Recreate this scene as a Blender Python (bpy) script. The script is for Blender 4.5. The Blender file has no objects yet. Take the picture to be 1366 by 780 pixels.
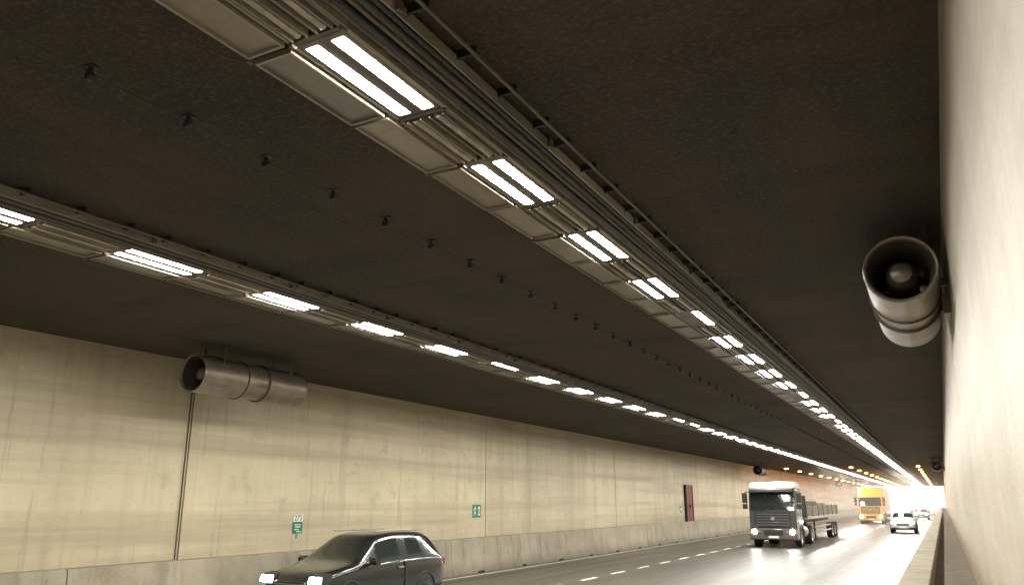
import bpy, math, random
from mathutils import Vector
random.seed(7)
S=bpy.context.scene
rad=math.radians
# ------------------------------------------------------------------ materials
def newmat(name):
    m=bpy.data.materials.new(name); m.use_nodes=True
    nt=m.node_tree; b=nt.nodes['Principled BSDF']; return m,nt,b
def simple(name,col,rough=.5,metal=0,var=.25,scale=6,emit=None,es=0,bump=0,coat=0):
    m,nt,b=newmat(name)
    b.inputs['Roughness'].default_value=rough; b.inputs['Metallic'].default_value=metal
    b.inputs['Coat Weight'].default_value=coat
    if emit:
        b.inputs['Base Color'].default_value=(*col,1)
        b.inputs['Emission Color'].default_value=(*emit,1); b.inputs['Emission Strength'].default_value=es
        return m
    tc=nt.nodes.new('ShaderNodeTexCoord'); n=nt.nodes.new('ShaderNodeTexNoise')
    n.inputs['Scale'].default_value=scale; n.inputs['Detail'].default_value=5
    nt.links.new(tc.outputs['Object'],n.inputs['Vector'])
    r=nt.nodes.new('ShaderNodeValToRGB')
    r.color_ramp.elements[0].position=.3; r.color_ramp.elements[1].position=.7
    r.color_ramp.elements[0].color=(*[c*(1-var) for c in col],1)
    r.color_ramp.elements[1].color=(*[min(1,c*(1+var*.5)) for c in col],1)
    nt.links.new(n.outputs['Fac'],r.inputs['Fac']); nt.links.new(r.outputs['Color'],b.inputs['Base Color'])
    if bump:
        bp=nt.nodes.new('ShaderNodeBump'); bp.inputs['Strength'].default_value=bump; bp.inputs['Distance'].default_value=.01
        nt.links.new(n.outputs['Fac'],bp.inputs['Height']); nt.links.new(bp.outputs['Normal'],b.inputs['Normal'])
    return m
def layered(name,c1,layers,rough=.6,bump=None,rvar=0,island=0,hgrad=None):
    m,nt,b=newmat(name); L=nt.links
    geo=nt.nodes.new('ShaderNodeNewGeometry')
    prev=nt.nodes.new('ShaderNodeRGB'); prev.outputs[0].default_value=(*c1,1); cur=prev.outputs[0]; first=None
    def mixin(fac,col):
        nonlocal cur
        mx=nt.nodes.new('ShaderNodeMix'); mx.data_type='RGBA'
        L.new(fac,mx.inputs['Factor']); L.new(cur,mx.inputs['A']); mx.inputs['B'].default_value=(*col,1); cur=mx.outputs['Result']
    for sv,ns,lo,hi,col,amt in layers:
        mp=nt.nodes.new('ShaderNodeMapping'); mp.inputs['Scale'].default_value=sv
        L.new(geo.outputs['Position'],mp.inputs['Vector'])
        n=nt.nodes.new('ShaderNodeTexNoise'); n.inputs['Scale'].default_value=ns; n.inputs['Detail'].default_value=7; n.inputs['Roughness'].default_value=.6
        L.new(mp.outputs['Vector'],n.inputs['Vector'])
        mr=nt.nodes.new('ShaderNodeMapRange'); mr.inputs['From Min'].default_value=lo; mr.inputs['From Max'].default_value=hi
        mr.inputs['To Min'].default_value=0; mr.inputs['To Max'].default_value=amt
        L.new(n.outputs['Fac'],mr.inputs['Value']); mixin(mr.outputs['Result'],col)
        if first is None: first=n
    if hgrad:   # darker colour blended in by height
        sx=nt.nodes.new('ShaderNodeSeparateXYZ'); L.new(geo.outputs['Position'],sx.inputs[0])
        for z0,z1,amt,col in hgrad:
            mr=nt.nodes.new('ShaderNodeMapRange'); mr.interpolation_type='SMOOTHSTEP'
            mr.inputs['From Min'].default_value=z0; mr.inputs['From Max'].default_value=z1; mr.inputs['To Max'].default_value=amt
            L.new(sx.outputs['Z'],mr.inputs['Value'])
            mu=nt.nodes.new('ShaderNodeMath'); mu.operation='MULTIPLY'; L.new(mr.outputs['Result'],mu.inputs[0])
            ad=nt.nodes.new('ShaderNodeMath'); ad.operation='ADD'; L.new(first.outputs['Fac'],ad.inputs[0]); ad.inputs[1].default_value=.5
            L.new(ad.outputs[0],mu.inputs[1]); mu.use_clamp=True; mixin(mu.outputs[0],col)
    if island:
        mr=nt.nodes.new('ShaderNodeMapRange'); mr.inputs['To Min'].default_value=0; mr.inputs['To Max'].default_value=island
        L.new(geo.outputs['Random Per Island'],mr.inputs['Value']); mixin(mr.outputs['Result'],tuple(c*.35 for c in c1))
    L.new(cur,b.inputs['Base Color']); b.inputs['Roughness'].default_value=rough
    if rvar:
        mr=nt.nodes.new('ShaderNodeMapRange'); mr.inputs['To Min'].default_value=rough-rvar; mr.inputs['To Max'].default_value=rough+rvar
        L.new(first.outputs['Fac'],mr.inputs['Value']); L.new(mr.outputs['Result'],b.inputs['Roughness'])
    if bump:
        n=nt.nodes.new('ShaderNodeTexNoise'); n.inputs['Scale'].default_value=bump[0]; n.inputs['Detail'].default_value=4
        L.new(geo.outputs['Position'],n.inputs['Vector'])
        bp=nt.nodes.new('ShaderNodeBump'); bp.inputs['Strength'].default_value=bump[1]; bp.inputs['Distance'].default_value=bump[2]
        L.new(n.outputs['Fac'],bp.inputs['Height']); L.new(bp.outputs['Normal'],b.inputs['Normal'])
    return m
M={}
M['wallL']=layered('painted_concrete_cream',(.68,.60,.41),[
  ((1,1,1),.35,.4,.7,(.47,.40,.26),.7),
  ((1,.05,1.6),1.0,.45,.68,(.35,.29,.185),.8),
  ((1,1.6,.10),1.0,.5,.75,(.36,.30,.19),.6),
  ((1,6,.3),1.0,.58,.75,(.25,.20,.13),.6),
  ((1,1,1),2.2,.55,.75,(.40,.33,.21),.6),
  ((1,1,1),9,.62,.8,(.27,.22,.14),.5)],rough=.5,bump=(14,.3,.012),island=.16,
  hgrad=[(3.9,5.6,.34,(.22,.17,.10)),(1.9,1.1,.35,(.24,.19,.12))])
M['wallR']=layered('painted_concrete_pale',(.47,.43,.35),[
  ((1,1,1),.8,.4,.7,(.35,.31,.24),.75),
  ((1,.10,1.8),1.0,.45,.7,(.29,.25,.18),.75),
  ((1,2.2,.15),1.0,.5,.75,(.31,.27,.20),.65),
  ((1,1,1),5,.5,.75,(.31,.27,.20),.55),
  ((1,1,1),30,.6,.78,(.22,.19,.14),.55)],rough=.5,bump=(22,.4,.012),
  hgrad=[(3.3,5.5,.35,(.20,.17,.12)),(2.1,.9,.85,(.21,.155,.085))])
M['ceil']=layered('sooty_ceiling',(.056,.039,.021),[
  ((1,1,1),.25,.42,.6,(.022,.016,.011),.9),
  ((1,.25,1),1.2,.45,.7,(.085,.058,.028),.6),
  ((.25,1.5,1),.9,.52,.7,(.016,.012,.008),.75),
  ((2.2,.12,1),1.0,.55,.72,(.019,.014,.009),.6),
  ((1,1,1),22,.5,.66,(.12,.086,.045),.65),
  ((1,1,1),60,.5,.62,(.012,.009,.006),.7)],rough=.85,bump=(55,1,.03))
M['conc']=layered('barrier_concrete',(.33,.29,.21),[
  ((1,1,1),1.2,.4,.7,(.20,.165,.11),.8),
  ((1,3,.4),1.2,.5,.75,(.13,.10,.07),.7),
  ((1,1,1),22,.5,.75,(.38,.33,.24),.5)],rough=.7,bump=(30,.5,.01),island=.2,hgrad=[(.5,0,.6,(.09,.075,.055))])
M['walk']=layered('walkway_concrete',(.13,.10,.06),[((1,1,1),3,.4,.7,(.06,.045,.03),.8)],rough=.8,bump=(30,.6,.01))
M['road']=layered('asphalt_worn',(.078,.072,.058),[
  ((1,.07,1),1.1,.4,.7,(.047,.043,.034),.8),
  ((.8,.8,1),1.0,.45,.75,(.10,.092,.073),.6),
  ((2.5,.04,1),1.0,.55,.7,(.034,.031,.026),.75),
  ((1,1,1),40,.45,.7,(.12,.11,.086),.5)],rough=.40,rvar=.16,bump=(90,.5,.006))
M['ground']=layered('ground_pale',(.8,.78,.74),[((1,1,1),.3,.4,.7,(.7,.68,.62),.8)],rough=.9)
M['concout']=layered('glare_white_concrete',(.82,.80,.76),[((1,1,1),1,.4,.7,(.74,.71,.65),.8)],rough=.8)  # near-white colour paints the blown-out daylight beyond the exit
M['paint']=layered('road_paint',(.8,.77,.68),[((1,1,1),12,.5,.75,(.35,.32,.26),.7)],rough=.5)
M['dark']=simple('dark_joint',(.02,.016,.012),.9)
M['conduit']=simple('conduit_grimy',(.06,.045,.03),.6)
M['black']=simple('black_plastic',(.02,.02,.02),.45)
M['galv']=layered('galvanised_dirty',(.33,.295,.225),[
  ((1,1,1),1.5,.4,.7,(.20,.165,.11),.8),((3,.3,1),2,.5,.75,(.42,.38,.29),.5),((1,1,1),18,.55,.75,(.13,.10,.065),.6)],rough=.42,island=.75)
M['galvd']=layered('galvanised_dark',(.15,.12,.08),[((1,1,1),3,.4,.7,(.08,.06,.038),.8)],rough=.5,island=.6)
M['refl']=simple('reflector_aluminium',(.4,.37,.29),.35,.5,.3,8)
M['fan']=layered('fan_steel',(.24,.205,.155),[((1,1,1),2.5,.4,.7,(.13,.105,.07),.8),((1,1,1),15,.5,.75,(.32,.27,.2),.5),((2,.6,2),3,.55,.7,(.10,.075,.045),.6)],rough=.38)
M['fan'].node_tree.nodes['Principled BSDF'].inputs['Metallic'].default_value=.5
M['fandark']=layered('fan_inner',(.055,.045,.033),[((1,1,1),8,.4,.7,(.025,.02,.015),.8)],rough=.5)
M['tube']=simple('fluorescent_tube',(1,1,1),emit=(1,.965,.89),es=240)
M['sod']=simple('sodium_lamp',(1,.6,.3),emit=(1,.30,.05),es=110)
M['red']=simple('red_door_paint',(.16,.014,.009),.5)
M['green']=simple('sign_green',(.0,.20,.09),.4,var=.1)
M['white']=simple('sign_white',(.8,.8,.76),.4,var=.08)
M['blue']=simple('sign_blue',(.15,.35,.4),.4)
M['head']=simple('headlamp_lit',(1,1,1),emit=(1,.95,.85),es=110)
M['glass']=simple('vehicle_glass',(.02,.025,.022),.06,var=.1,coat=.5)
M['tyre']=simple('tyre',(.02,.019,.017),.8)
M['rim']=simple('wheel_rim',(.35,.33,.3),.4,.6)
M['chassis']=simple('chassis',(.05,.045,.04),.6)
M['amber']=simple('amber_lens',(.7,.25,.02),.3)
M['plate']=simple('number_plate',(.75,.75,.7),.4,var=.05)
def paintmat(n,c,met=0,rough=.28): return simple(n,c,rough,met,.15,3,coat=.5)
# ------------------------------------------------------------------ mesh builder
class MB:
    def __init__(s): s.v=[];s.f=[];s.m=[];s.mats=[]
    def mi(s,k):
        m=M[k] if isinstance(k,str) else k
        if m not in s.mats: s.mats.append(m)
        return s.mats.index(m)
    def add(s,vs,fs,k):
        o=len(s.v); s.v+=[tuple(p) for p in vs]; i=s.mi(k)
        for f in fs: s.f.append([o+a for a in f]); s.m.append(i)
    def box(s,x0,x1,y0,y1,z0,z1,k):
        vs=[(x,y,z) for z in (z0,z1) for y in (y0,y1) for x in (x0,x1)]
        s.add(vs,[(0,2,3,1),(4,5,7,6),(0,1,5,4),(2,6,7,3),(0,4,6,2),(1,3,7,5)],k)
    def quad(s,a,b,c,d,k): s.add([a,b,c,d],[(0,1,2,3)],k)
    def prism(s,prof,x0,x1,k,in_=0):
        n=len(prof); vs=[(x0,y,z) for y,z in prof]+[(x1,y,z) for y,z in prof]
        fs=[tuple(range(n)),tuple(range(2*n-1,n-1,-1))]
        for i in range(n):
            j=(i+1)%n; fs.append((i,i+n,j+n,j))
        s.add(vs,fs,k)
    def lathe(s,c,axis,prof,k,seg=40,close=False):
        vs=[];fs=[]
        for r,t in prof:
            for i in range(seg):
                a=2*math.pi*i/seg; u,w=r*math.cos(a),r*math.sin(a)
                vs.append((c[0]+u,c[1]+t,c[2]+w) if axis=='y' else (c[0]+t,c[1]+u,c[2]+w) if axis=='x' else (c[0]+u,c[1]+w,c[2]+t))
        n=len(prof)
        for j in range(n-1+(1 if close else 0)):
            for i in range(seg):
                a=j*seg+i;b=j*seg+(i+1)%seg;c2=((j+1)%n)*seg+(i+1)%seg;d=((j+1)%n)*seg+i
                fs.append((a,b,c2,d))
        s.add(vs,fs,k)
    def cyl(s,c,axis,r,l,k,seg=16):
        s.lathe(c,axis,[(0.001,0),(r,0),(r,l),(0.001,l)],k,seg)
    def build(s,name,bevel=0,parent=None,loc=(0,0,0),subsurf=0,ang=35,smooth=True):
        me=bpy.data.meshes.new(name); me.from_pydata(s.v,[],s.f)
        for m in s.mats: me.materials.append(m)
        me.polygons.foreach_set('material_index',s.m)
        import bmesh
        bm=bmesh.new(); bm.from_mesh(me); bmesh.ops.recalc_face_normals(bm,faces=bm.faces); bm.to_mesh(me); bm.free()
        if smooth:
            me.polygons.foreach_set('use_smooth',[True]*len(me.polygons))
            me.set_sharp_from_angle(angle=rad(ang))
        me.update()
        o=bpy.data.objects.new(name,me); S.collection.objects.link(o); o.location=loc
        if bevel:
            b=o.modifiers.new('Bevel','BEVEL'); b.width=bevel; b.segments=2; b.limit_method='ANGLE'; b.angle_limit=rad(40)
        if parent: o.parent=parent
        return o
def empty(name,loc=(0,0,0)):
    e=bpy.data.objects.new(name,None); S.collection.objects.link(e); e.location=loc; return e
# ------------------------------------------------------------------ tunnel
Y0,Y1=-30,180
XL,XR,ZC=-14.7,.36,5.45
g=MB(); g.quad((-1500,-600,-.02),(1500,-600,-.02),(1500,3500,-.02),(-1500,3500,-.02),'ground'); g.build('ground')
g=MB(); g.quad((-15.2,Y0-200,0),(-.7,Y0-200,0),(-.7,Y1+1,0),(-15.2,Y1+1,0),'road'); g.quad((-15.2,Y1+1,0),(-.7,Y1+1,0),(-.7,Y1+110,0),(-15.2,Y1+110,0),'concout'); g.build('road')  # asphalt swapped for near-white outside, glare put into the colour
g=MB()
g.quad((-14.08,Y0,.004),(-13.93,Y0,.004),(-13.93,Y1,.004),(-14.08,Y1,.004),'paint')
g.quad((-1.5,Y0,.004),(-1.35,Y0,.004),(-1.35,Y1,.004),(-1.5,Y1,.004),'paint')
y=-2.9
while y<Y1:
    g.quad((-10.28,y,.004),(-10.12,y,.004),(-10.12,y+1.2,.004),(-10.28,y+1.2,.004),'paint'); y+=2.65
y=-5
while y<Y1:
    g.quad((-5.92,y,.004),(-5.77,y,.004),(-5.77,y+3.2,.004),(-5.92,y+3.2,.004),'paint'); y+=8
g.build('lane_markings')
joints=[12.2+13.24*i for i in range(-3,14)]
g=MB(); e=[Y0]+[j for j in joints if Y0<j<Y1]+[Y1]
for a,b in zip(e[:-1],e[1:]): g.box(XL-.3,XL,a+.022,b-.022,0,ZC+.02,'wallL')
g.box(XL-.5,XL-.31,Y0,Y1,0,ZC+.02,'dark')
g.build('tunnel_wall')
g=MB()
for a,b in zip(e[:-1],e[1:]): g.box(XR,XR+.3,a+.01,b-.01,0,ZC+.02,'wallR')
g.box(XR+.31,XR+.5,Y0,Y1,0,ZC+.02,'dark')
g.build('tunnel_wall')
g=MB()
g.box(XL-.5,XR+.5,Y0,Y1,ZC+.021,ZC+.9,'ceil')
for a,b in zip(e[:-1],e[1:]): g.box(XL,XR,a+.006,b-.006,ZC,ZC+.02,'ceil')
g.build('tunnel_ceiling')
g=MB(); y=Y0
while y<Y1-7:
    a,b=y+.012,min(y+6.6,Y1+60)-.012
    pr=[(-14.35,0),(-14.35,.12),(-14.42,.3),(-14.47,1.1),(-14.5,1.15),(-14.695,1.15),(-14.695,0)]
    n=len(pr); vs=[(x,a,z) for x,z in pr]+[(x,b,z) for x,z in pr]
    g.add(vs,[tuple(range(n)),tuple(range(2*n-1,n-1,-1))]+[(i,i+n,(i+1)%n+n,(i+1)%n) for i in range(n)],'conc')
    g.box(-14.36,-14.34,y+1.6,y+2.0,.004,.08,'dark'); g.box(-14.36,-14.34,y+4.9,y+5.2,.004,.08,'dark')
    y+=6.6
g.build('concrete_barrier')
g=MB(); y=Y0
while y<Y1-7:
    g.box(-.78,-.34,y+.006,y+6.6-.006,0,1.15,'conc'); y+=6.6
while y<Y1+60:
    g.box(-.78,-.34,y+.006,y+6.6-.006,0,1.15,'concout'); y+=6.6
g.build('concrete_parapet',bevel=.02)
g=MB(); g.box(-.335,XR-.003,Y0,Y1+60,0,.9,'walk'); g.build('walkway')
g=MB(); g.box(XL-3,XL-.5,Y1-1.2,Y1+60,0,5.5,'concout'); g.box(XR+.5,XR+3,Y1-1.2,Y1+60,0,5.5,'concout'); g.box(XL-.5,XR+.5,Y1,Y1+1,ZC+.05,7.5,'concout')
g.build('tunnel_portal')
# white wall added outside to catch the sun and whiten the exit
g=MB(); n=14
for i in range(n):
    a0=rad(-70+i*140/n); a1=rad(-70+(i+1)*140/n)-.002
    R=75; cx,cy=-10,Y1+35
    p=[(cx+R*math.sin(a),cy+R*math.cos(a)) for a in (a0,a1)]; q=[(cx+(R+1)*math.sin(a),cy+(R+1)*math.cos(a)) for a in (a0,a1)]
    vs=[(x,y,z) for z in (0,16) for x,y in (p[0],p[1],q[1],q[0])]
    g.add(vs,[(0,1,2,3),(4,5,6,7),(0,1,5,4),(1,2,6,5),(2,3,7,6),(3,0,4,7)],'concout')
g.build('added_white_backdrop')
# ------------------------------------------------------------------ light strips
def strip(x0,pitch,yfirst,single):
    E=empty('ceiling_light_strip')
    xc=x0+.6; h=MB(); t=MB(); c=MB()
    i=-5; y=yfirst+i*pitch
    while y<Y1-1.5:
        lo,hi=y-.62,y+pitch-.62
        m='galv'
        for a,b in ((lo+.03,lo+pitch/2-.02),(lo+pitch/2+.02,hi-.03)):
            z=5.37+random.uniform(-.008,.008)
            h.box(x0,x0+.34,a,b,z,z+.02,m)
            h.box(x0,x0+.02,a,b,z-.025,z-.002,m); h.box(x0+.32,x0+.34,a,b,z-.025,z-.002,m)
            h.box(x0+.022,x0+.318,a,a+.02,z-.025,z-.002,m); h.box(x0+.022,x0+.318,b-.02,b,z-.025,z-.002,m)
        h.box(xc-.235,xc+.225,lo,hi-.01,5.415,5.43,'galvd')
        h.box(xc-.2,xc+.195,y-.6,y+.58,5.3605,5.41,'galvd')
        for xx in (xc-.235,xc+.205):
            h.box(xx,xx+.026,lo,hi-.01,5.364,5.413,m)
        h.box(xc-.24,xc+.235,lo-.02,lo+.02,5.364,5.38,'galvd'); h.box(xc-.24,xc+.235,y+.6,y+.64,5.364,5.38,'galvd')
        for xx in (-.11,.105):
            h.cyl((xc+xx,y+.68,5.375),'y',.03,pitch-1.36,'refl',12)
            h.box(xc+xx-.07,xc+xx-.058,y+.66,y+pitch-.66,5.345,5.4,'galv'); h.box(xc+xx+.058,xc+xx+.07,y+.66,y+pitch-.66,5.345,5.4,'galv')
        h.box(x0+.87,x0+1.25,lo,hi-.01,5.405,5.415,'galvd')
        h.box(x0+.858,x0+.87,lo,hi-.01,5.34,5.415,m); h.box(x0+1.25,x0+1.264,lo,hi-.01,5.325,5.415,m)
        k=lo+.1; q=0
        while k<hi-.05:
            h.box(x0+.87,x0+1.25,k,k+.03,5.385,5.405,m)
            if q%2==0: h.box(x0+1.262,x0+1.42,k,k+.025,5.385,5.45,'black')
            k+=.3;q+=1
        h.box(x0-.03,x0+1.27,lo-.03,lo+.01,5.40,5.448,'black')
        for xx in (-.02,.38,.82,1.27): h.box(x0+xx,x0+xx+.03,lo-.035,lo+.015,5.33,5.40,'galvd')
        for s_,xx in enumerate((-.115,.11)):
            if i in single and s_==0: continue
            if y>Y1-3: continue
            t.quad((xc+xx-.052,y-.54,5.3593),(xc+xx-.052,y+.54,5.3593),(xc+xx+.052,y+.54,5.3593),(xc+xx+.052,y-.54,5.3593),'tube')
        y+=pitch; i+=1
    for k,(xx,r,zz) in enumerate(((.93,.02,5.365),(.985,.028,5.36),(1.05,.018,5.367),(1.12,.025,5.362),(1.19,.02,5.365),(1.42,.014,5.37),(.355,.012,5.4),(.80,.014,5.38),(-.05,.012,5.42))):
        c.cyl((x0+xx,Y0,zz),'y',r,Y1-Y0-1,'galvd' if k in(0,2,5,7) else 'conduit' if k in (3,) else 'black',10)
    h.build('housing',parent=E); t.build('tubes',parent=E,smooth=False); c.build('cables',parent=E)
strip(-3.93,2.215,4.07,(4,9,13))
strip(-9.24,2.3,4.12,(5,11,12))
for x in (-1.6,-7.0,-12.6):
    g=MB(); y=78
    while y<Y1-4:
        g.box(x-.2,x+.2,y-.3,y+.3,5.38,5.449,'galvd'); g.box(x-.12,x+.12,y-.2,y+.2,5.32,5.377,'sod'); y+=8
    g.build('sodium_light_row',smooth=False)
g=MB(); g.cyl((-5.15,Y0,5.39),'y',.007,Y1-Y0,'black',8)
y=-3.2
while y<Y1:
    dx=random.uniform(-.015,.015)
    g.box(-5.165+dx,-5.135+dx,y-.015,y+.015,5.375,5.45,'black'); g.box(-5.195,-5.105,y-.035,y+.035,5.435,5.4495,'black')
    g.lathe((-5.15+dx,y-.02,5.372),'y',[(.014,0),(.034,0),(.034,.035),(.014,.035)],'black',14,True); y+=.89+random.uniform(-.03,.03)
g.build('suspension_wire')
# ------------------------------------------------------------------ jet fans
def fan_mesh(wallside):
    g=MB(); L=2.9;r=.385
    g.lathe((0,0,0),'y',[(r-.05,.05),(r-.035,.01),(r-.015,0),(r,.02),(r,1.15)],'fan',64)
    g.lathe((0,0,0),'y',[(r-.012,1.15),(r-.012,1.75)],'fan',64)
    g.lathe((0,0,0),'y',[(r,1.75),(r,L-.02),(r-.03,L),(r-.06,L-.03)],'fan',64)
    for yy in (1.12,1.72): g.lathe((0,yy,0),'y',[(r-.02,0),(r+.022,0),(r+.022,.03),(r-.02,.03)],'galvd',56,True)
    g.lathe((0,0,0),'y',[(r-.05,.05),(r-.10,.32),(r-.10,1.25)],'fandark',56)
    g.lathe((0,0,0),'y',[(r-.06,L-.03),(r-.09,L-.25),(r-.09,1.65)],'fandark',56)
    g.lathe((0,0,0),'y',[(.001,.16),(.05,.165),(.11,.20),(.155,.30),(.17,.45),(.17,2.2),(.001,2.5)],'fan',40)
    for i in range(10):
        a=2*math.pi*i/10; ca,sa=math.cos(a),math.sin(a); u=Vector((ca,0,sa)); w=Vector((-sa,0,ca))
        p=[u*.16+w*-.03+Vector((0,1.28,0)),u*.27+w*-.06+Vector((0,1.3,0)),u*.27+w*.06+Vector((0,1.42,0)),u*.16+w*.04+Vector((0,1.42,0))]
        g.quad(*p,'galvd')
    for yy in (.5,2.4):
        g.box(-.3,-.27,yy,yy+.04,.22,.6,'galvd') ; g.box(.27,.3,yy,yy+.04,.22,.6,'galvd')
    s=wallside
    if s>0:
        for yy in (.8,2.2): g.box(.33,.468,yy,yy+.08,-.05,.03,'galvd')
        g.box(.39,.468,1.2,1.6,-.30,-.05,'fan')
    else:
        g.box(-.52,-.36,1.2,1.6,-.1,.15,'fan')
    return g
fr=fan_mesh(1).build('jet_fan',loc=(-.11,9.3,ZC-.61))
for yy in (64,120):
    o=bpy.data.objects.new('jet_fan',fr.data); S.collection.objects.link(o); o.location=(-.11,yy,ZC-.61)
fl=fan_mesh(-1).build('jet_fan',loc=(-12.9,10.6,ZC-.61))
for yy in (66,121):
    o=bpy.data.objects.new('jet_fan',fl.data); S.collection.objects.link(o); o.location=(-12.9,yy,ZC-.61)
g=MB(); g.box(XL+.003,XL+.02,12.11,12.135,1.16,ZC-.02,'conduit'); g.build('fan_cable_conduit')
# ------------------------------------------------------------------ door
E=empty('emergency_door',(XL,51.9,1.05))
g=MB(); g.box(.004,.05,-.8,.8,.0,2.3,'red'); g.box(.05,.06,-.02,.02,0,2.3,'dark'); g.box(.05,.12,.08,.12,.95,1.15,'black'); g.build('leaf',parent=E)
g=MB(); g.box(.003,.14,-.95,-.8,0,2.38,'dark'); g.box(.003,.09,.8,.88,0,2.38,'red'); g.box(.003,.09,-.8,.8,2.3,2.38,'red'); g.build('frame',parent=E)
g=MB(); g.box(XL+.003,XL+.02,49.9,50.25,1.7,2.1,'green'); g.box(XL+.02,XL+.023,49.97,50.18,1.8,2.0,'white'); g.build('door_sign')
# ------------------------------------------------------------------ signs
def text(body,size,loc,rot,mat,parent,name):
    c=bpy.data.curves.new(name,'FONT'); c.body=body; c.size=size; c.align_x='CENTER'; c.align_y='CENTER'; c.extrude=.001
    c.materials.append(M[mat]); o=bpy.data.objects.new(name,c); S.collection.objects.link(o); o.location=loc; o.rotation_euler=rot; o.parent=parent; return o
RW=(rad(90),0,rad(90))
E=empty('kilometre_marker_sign',(XL,15.8,1.8))
g=MB(); g.box(.004,.02,-.17,.17,-.22,.06,'green'); g.box(.004,.02,-.17,.17,.063,.24,'white')
g.box(.02,.022,-.12,.12,-.02,.0,'white'); g.box(.02,.022,-.1,.1,-.08,-.05,'white'); g.box(.02,.022,-.13,.05,-.14,-.12,'white'); g.box(.02,.022,-.05,.13,-.19,-.17,'white')
g.box(.004,.012,-.04,.04,-.34,-.23,'blue'); g.build('panel',parent=E)
text('273',.19,(.023,0,.15),RW,'black',E,'digits')
E=empty('emergency_exit_sign',(XL,24.8,2.04))
g=MB(); g.box(.004,.02,-.27,-.005,-.22,.22,'green'); g.box(.004,.02,.005,.27,-.22,.22,'green')
x=.0215
def poly(pts): g.add([(x,a,b) for a,b in pts],[tuple(range(len(pts)))],'white')
o_=-.14
poly([(o_+.02+.028*math.cos(i*math.pi/5),.15+.028*math.sin(i*math.pi/5)) for i in range(10)])
poly([(o_-.03,.11),(o_+.03,.12),(o_+.02,.0),(o_-.03,-.01)])
poly([(o_-.03,.0),(o_+.02,.0),(o_+.08,-.07),(o_+.05,-.09)])
poly([(o_+.05,-.07),(o_+.08,-.07),(o_+.07,-.16),(o_+.045,-.16)])
poly([(o_-.03,.0),(o_+.0,-.02),(o_-.06,-.15),(o_-.09,-.14)])
poly([(o_-.03,.11),(o_-.03,.08),(o_-.09,.03),(o_-.1,.05)])
poly([(o_+.03,.12),(o_+.03,.09),(o_+.09,.05),(o_+.1,.08)])
o_=.14
poly([(o_-.06,-.15),(o_+.06,-.15),(o_+.06,.15),(o_-.06,.15)])
x=.023; g.add([(x,a,b) for a,b in [(o_-.03,-.09),(o_+.03,-.09),(o_+.03,.08),(o_-.03,.08)]],[(0,1,2,3)],'green')
g.build('panel',parent=E)
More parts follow.
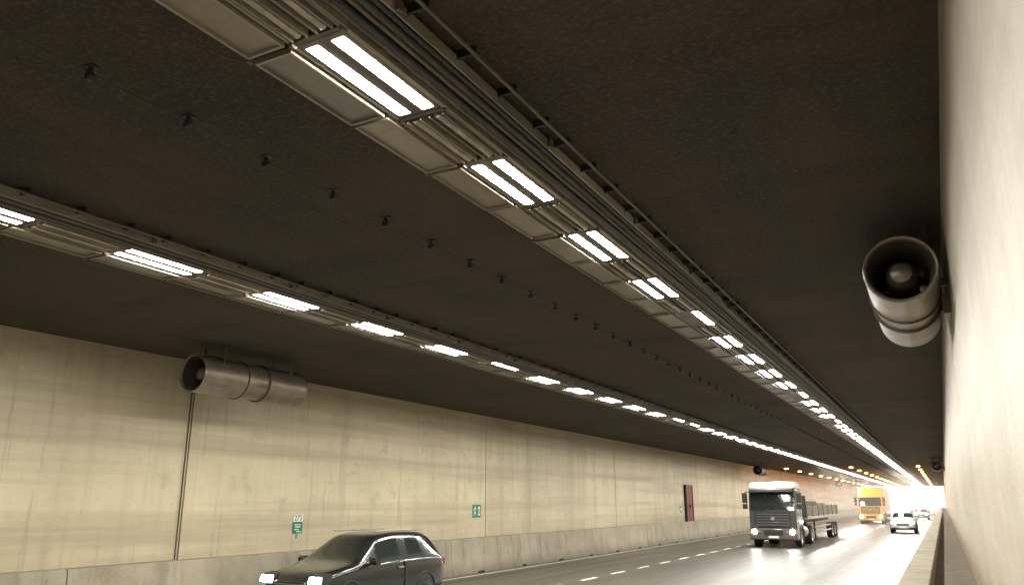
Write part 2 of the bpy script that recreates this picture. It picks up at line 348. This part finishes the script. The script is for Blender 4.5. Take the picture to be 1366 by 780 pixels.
# ------------------------------------------------------------------ vehicles
def wheel(g,x,y,r,w,side):
    prof=[(r*.62,0),(r*.93,0),(r,.05*1),(r,w-.05),(r*.93,w),(r*.62,w)]
    g.lathe((x,y,r),'x',prof,'tyre',36)
    xo=x+(w if side>0 else 0); d=-side
    g.lathe((xo,y,r),'x',[(r*.62,0),(r*.56,d*.02),(r*.5,d*.08),(r*.22,d*.07),(r*.2,d*.0),(.001,0)],'rim',24)
def truck(loc,body,roof,bump,high=False,load='flat',length=15.5):
    E=empty('truck',loc); g=MB(); H=3.35
    g.prism([(.02,.98),(0,1.1),(0,1.98),(.2,2.9),(.3,3.05),(2.1,3.05),(2.12,.98)],-1.22,1.22,body)
    if high: g.prism([(.22,3.05),(.55,3.75),(.9,3.9),(2.1,3.9),(2.1,3.05)],-1.18,1.18,roof)
    else: g.prism([(.2,3.05),(.4,3.28),(.8,3.42),(2.08,3.36),(2.1,3.05)],-1.2,1.2,roof)
    g.build('cab',bevel=.06,parent=E)
    g=MB()
    g.prism([(-.02,1.92),(.165,2.85),(.2,2.85),(.03,1.92)],-1.13,1.13,'glass')
    g.box(-1.23,-1.2,.45,1.35,2.0,2.8,'glass'); g.box(1.2,1.23,.45,1.35,2.0,2.8,'glass')
    g.build('glass',parent=E,bevel=.008)
    g=MB()
    g.prism([(-.22,2.86),(-.2,3.0),(.25,3.06),(.22,2.9)],-1.1,1.1,'black' if not high else roof)
    g.build('sun_visor',parent=E,bevel=.02)
    g=MB(); g.box(-.95,.95,-.035,0.02,1.08,1.86,'black')
    for k in range(5): g.box(-.85,.85,-.06,-.03,1.14+k*.14,1.18+k*.14,bump)
    g.lathe((0,-.07,1.5),'y',[(.001,0),(.10,0),(.10,.02)],'rim',24)
    for s in (-1,1):
        g.box(s*.5-.35,s*.5+.35,-.055,-.03,1.95,1.98,'black')
        g.box(s*1.34-.02,s*1.34+.02,.1,.14,2.0,2.9,'black'); g.box(min(s*1.2,s*1.42),max(s*1.2,s*1.42),.1,.13,2.86,2.9,'black')
        g.box(s*1.42-.13,s*1.42+.13,.02,.14,2.3,2.82,'black'); g.box(s*1.42-.12,s*1.42+.12,.02,.14,1.98,2.25,'black')
        g.box(s*1.215-.012,s*1.215+.012,.35,.37,1.1,2.9,'black'); g.box(s*1.215-.012,s*1.215+.012,1.5,1.52,1.1,2.9,'black')
        g.box(s*1.225-.02,s*1.225+.02,1.3,1.45,1.75,1.8,'black')
        g.box(s*.9-.06,s*.9+.06,.3,.4,3.1 if not high else 3.5,3.17 if not high else 3.56,'amber')
        g.box(min(s*1.0,s*1.22),max(s*1.0,s*1.22),.35,.9,.4,.97,'black')
        g.lathe((s*1.12-.12,1.45,.52),'x',[(.6,0),(.66,0),(.66,.24),(.6,.24)],'black',32,True)
    g.build('trim',parent=E,bevel=.006)
    g=MB(); g.prism([(-.12,.42),(-.14,.6),(-.12,.98),(.1,1.02),(.6,1.0),(.6,.5),(.3,.38)],-1.24,1.24,bump); g.build('bumper',parent=E,bevel=.05)
    g=MB()
    g.box(-.5,.5,-.15,-.13,.62,.9,'black'); g.box(-.26,.26,-.165,-.145,.5,.61,'plate')
    for s in (-1,1):
        g.box(s*.93-.22,s*.93+.22,-.15,-.135,.7,.93,'black')
        g.lathe((s*.97,-.165,.82),'y',[(.001,0),(.13,0),(.135,.02)],'head',20); g.lathe((s*.74,-.16,.82),'y',[(.001,0),(.07,0),(.07,.02)],'rim',16)
        g.box(s*1.18-.04,s*1.18+.04,-.14,-.11,.72,.9,'amber')
    g.build('lamps',parent=E)
    g=MB()
    for s in (-1,1):
        g.box(s*.4-.05,s*.4+.05,1.5,6.8,.8,1.05,'chassis')
        wheel(g,s*1.2-(.3 if s>0 else 0),1.45,.52,.3,s)
        wheel(g,s*1.22-(.5 if s>0 else 0),5.2,.52,.5,s)
        for yy in (length-4.0,length-2.7,length-1.4): wheel(g,s*1.22-(.36 if s>0 else 0),yy,.5,.36,s)
        g.lathe((s*.9,2.6,.75),'y',[(.001,0),(.3,0),(.33,.03),(.33,1.2),(.3,1.23),(.001,1.23)],'rim',24)
        g.box(s*1.0-.25,s*1.0+.25,4.4,6.0,1.1,1.13,'black')
        g.box(s*.45-.06,s*.45+.06,4.2,length,1.13,1.36,'chassis')
        g.box(s*1.2-.02,s*1.2+.02,6.6,length-4.8,.55,.65,'rim'); g.box(s*1.2-.02,s*1.2+.02,6.6,length-4.8,.85,.95,'rim')
        g.box(s*1.1-.05,s*1.1+.05,7.2,7.32,.1,1.3,'chassis')
    g.build('running_gear',parent=E,bevel=.01)
    g=MB()
    if load=='flat':
        g.box(-1.24,1.24,3.6,length,1.38,1.55,'rim')
        for s in (-1,1):
            yy=3.6
            while yy<length-.2:
                g.box(s*1.22-.02,s*1.22+.02,yy,min(yy+2.3,length),1.56,2.15,'galvd'); g.box(s*1.225-.035,s*1.225+.035,yy-.04,yy+.04,1.5,2.2,'chassis'); yy+=2.38
        g.box(-1.24,1.24,3.55,3.62,1.5,2.7,'chassis')
        g.box(-1.1,1.1,4.5,9.0,1.56,2.4,'chassis'); g.box(-1.0,1.0,10,14,1.56,2.3,'galvd')
        g.build('flatbed',parent=E,bevel=.015)
    else:
        g.box(-1.24,1.24,3.0,length,1.3,3.95,body); g.build('cargo_box',parent=E,bevel=.04)
    return E
pt=paintmat
truck((-8.2,45.0,0),pt('truck_dark_grey',(.045,.046,.042)),pt('truck_roof_grey',(.40,.40,.37)),pt('truck_bumper_grey',(.10,.098,.09)),length=19)
ye=pt('truck_yellow',(.75,.38,.02))
truck((-7.2,97,0),ye,ye,ye,high=True,load='box',length=14)
def car(name,loc,paint,suv=True,lit=True):
    E=empty(name,loc); g=MB(); k=1 if suv else .9
    st=[(0,.38,.62,.66,.62,.42),(.06,.3,.80,.84,.80,.6),(.3,.26,.92,.97,.90,.72),(.9,.26,1.0,1.06,.92,.76),(1.25,.26,1.04,1.12,.92,.78),
        (1.9,.26,1.07,1.58,.92,.62),(2.1,.26,1.08,1.65,.92,.61),(2.75,.26,1.09,1.69,.92,.62),(2.87,.26,1.09,1.69,.92,.62),(3.65,.26,1.10,1.67,.92,.61),(3.78,.26,1.10,1.66,.92,.60),(4.2,.26,1.10,1.58,.90,.57),
        (4.5,.3,1.08,1.15,.87,.7),(4.58,.36,.9,.94,.8,.6)]
    gl=[0,0,0,0,1,2,2,3,2,3,2,1,0]
    ring=[]
    for (y,zb,zs,zr,wb,wr) in st:
        zr*=k; zs*=(1 if suv else .94)
        zr=max(zr,zs+.02)
        ring.append([(0,y,zb),(wb*.9,y,zb),(wb*.98,y,zb+.12),(wb,y,zb+(zs-zb)*.55),(wb*.97,y,zs-.06),(wb*.93,y,zs),(wr+.03,y,zr-.07 if zr-zs>.2 else zr-.02),(wr-.04,y,zr-.02 if zr-zs>.2 else zr-.005),(wr*.5,y,zr),(0,y,zr)])
    full=[]
    for r in ring: full+= r+[(-x,y,z) for x,y,z in r[1:-1]][::-1]
    m=18
    for j in range(len(ring)-1):
        for i in range(m):
            a=j*m+i;b=j*m+(i+1)%m;c=(j+1)*m+(i+1)%m;d=(j+1)*m+i
            seg_=i if i<9 else 17-i
            f=gl[j]; mat=paint
            if f==2 and seg_==5: mat='glass'
            if f==1 and seg_ in (6,7,8): mat='glass'
            if seg_ in (0,1): mat='black'
            g.add([full[a],full[b],full[c],full[d]],[(0,1,2,3)],mat)
    g.add([full[i] for i in range(m)],[tuple(range(m))],paint); g.add([full[(len(ring)-1)*m+i] for i in range(m)],[tuple(range(m))],paint)
    o=g.build('body',parent=E,ang=50)
    import bmesh
    bm=bmesh.new(); bm.from_mesh(o.data); bmesh.ops.remove_doubles(bm,verts=bm.verts,dist=.0005); bmesh.ops.recalc_face_normals(bm,faces=bm.faces); bm.to_mesh(o.data); bm.free()
    md=o.modifiers.new('s','SUBSURF'); md.levels=md.render_levels=2
    g=MB()
    for s in (-1,1):
        for yy in (.85,3.65):
            wheel(g,s*.93-(.22 if s>0 else 0),yy,.34,.22,s)
            g.lathe((s*.905-.03,yy,.36),'x',[(.36,0),(.41,0),(.41,.05),(.36,.05)],'black',32,True)
        g.prism([(1.42,1.02),(1.40,1.12),(1.46,1.17),(1.56,1.16),(1.58,1.04)],s*1.02-.1,s*1.02+.1,paint)
        g.box(s*.915-.02,s*.915+.02,2.78,2.83,.4,1.02,'black'); g.box(s*.93-.015,s*.93+.015,2.5,2.7,.9,.93,'rim')
        if suv: g.cyl((s*.58,2.0,1.7),'y',.018,1.9,'rim',8)
        hx=s*.66
        g.prism([(-.0,.70),(.04,.88),(.3,.93),(.3,.72)],min(hx-.18,hx+.18),max(hx-.18,hx+.18),'black')
        g.prism([(-.03,.75),(.015,.86),(.06,.88),(.03,.74)],hx-.15,hx+.15,'head' if lit else 'rim')
        g.box(s*.7-.12,s*.7+.12,4.5,4.6,.85,1.0,'red')
    g.box(-.42,.42,-.03,.02,.58,.76,'black')
    for q in range(3): g.box(-.4,.4,-.038,-.03,.61+q*.05,.625+q*.05,'rim')
    g.box(-.26,.26,-.04,.0,.42,.53,'plate'); g.box(-.6,.6,-.02,.05,.3,.4,'black')
    g.build('trim',parent=E,bevel=.008)
    return E
car('suv_car',(-12.1,12.9,0),pt('car_black',(.012,.015,.013),0,.2))
car('suv_car',(-3.0,69.5,0),pt('car_silver',(.5,.5,.5),.2))
car('car',(-2.9,122,0),pt('car_red',(.3,.06,.03)),suv=False)
# ------------------------------------------------------------------ haze volume added in the far half for glow around the exit
g=MB(); g.box(XL+.05,XR-.05,70,Y1+30,.05,ZC-.2,'dark'); hz=g.build('exit_glow_haze',smooth=False)
hm=bpy.data.materials.new('haze'); hm.use_nodes=True; nt=hm.node_tree; nt.nodes.remove(nt.nodes['Principled BSDF'])
vs=nt.nodes.new('ShaderNodeVolumeScatter'); vs.inputs['Density'].default_value=.006; vs.inputs['Anisotropy'].default_value=.5; vs.inputs['Color'].default_value=(1,.92,.8,1)
nt.links.new(vs.outputs[0],nt.nodes['Material Output'].inputs['Volume']); hz.data.materials.clear(); hz.data.materials.append(hm)
# ------------------------------------------------------------------ world, sun, camera
w=bpy.data.worlds.new('World'); S.world=w; w.use_nodes=True
nt=w.node_tree; sky=nt.nodes.new('ShaderNodeTexSky'); sky.sky_type='NISHITA'; sky.sun_disc=False
sky.sun_elevation=rad(42); sky.sun_rotation=rad(165); sky.air_density=1; sky.dust_density=1
nt.links.new(sky.outputs[0],nt.nodes['Background'].inputs[0]); nt.nodes['Background'].inputs[1].default_value=.15
sd=bpy.data.lights.new('sun','SUN'); sd.energy=5; sd.angle=rad(.5); sd.color=(1,.96,.9)
so=bpy.data.objects.new('sun',sd); S.collection.objects.link(so); so.rotation_euler=(rad(-48),0,rad(-165))
cd=bpy.data.cameras.new('camera'); cd.lens=27.41; cd.sensor_width=36; cd.clip_end=6000; cd.clip_start=.05
co=bpy.data.objects.new('camera',cd); S.collection.objects.link(co); co.location=(0,0,2.35); co.rotation_euler=(rad(90+15.02),0,rad(28.14))
S.camera=co
S.view_settings.view_transform='Standard'; S.view_settings.look='None'; S.view_settings.exposure=0
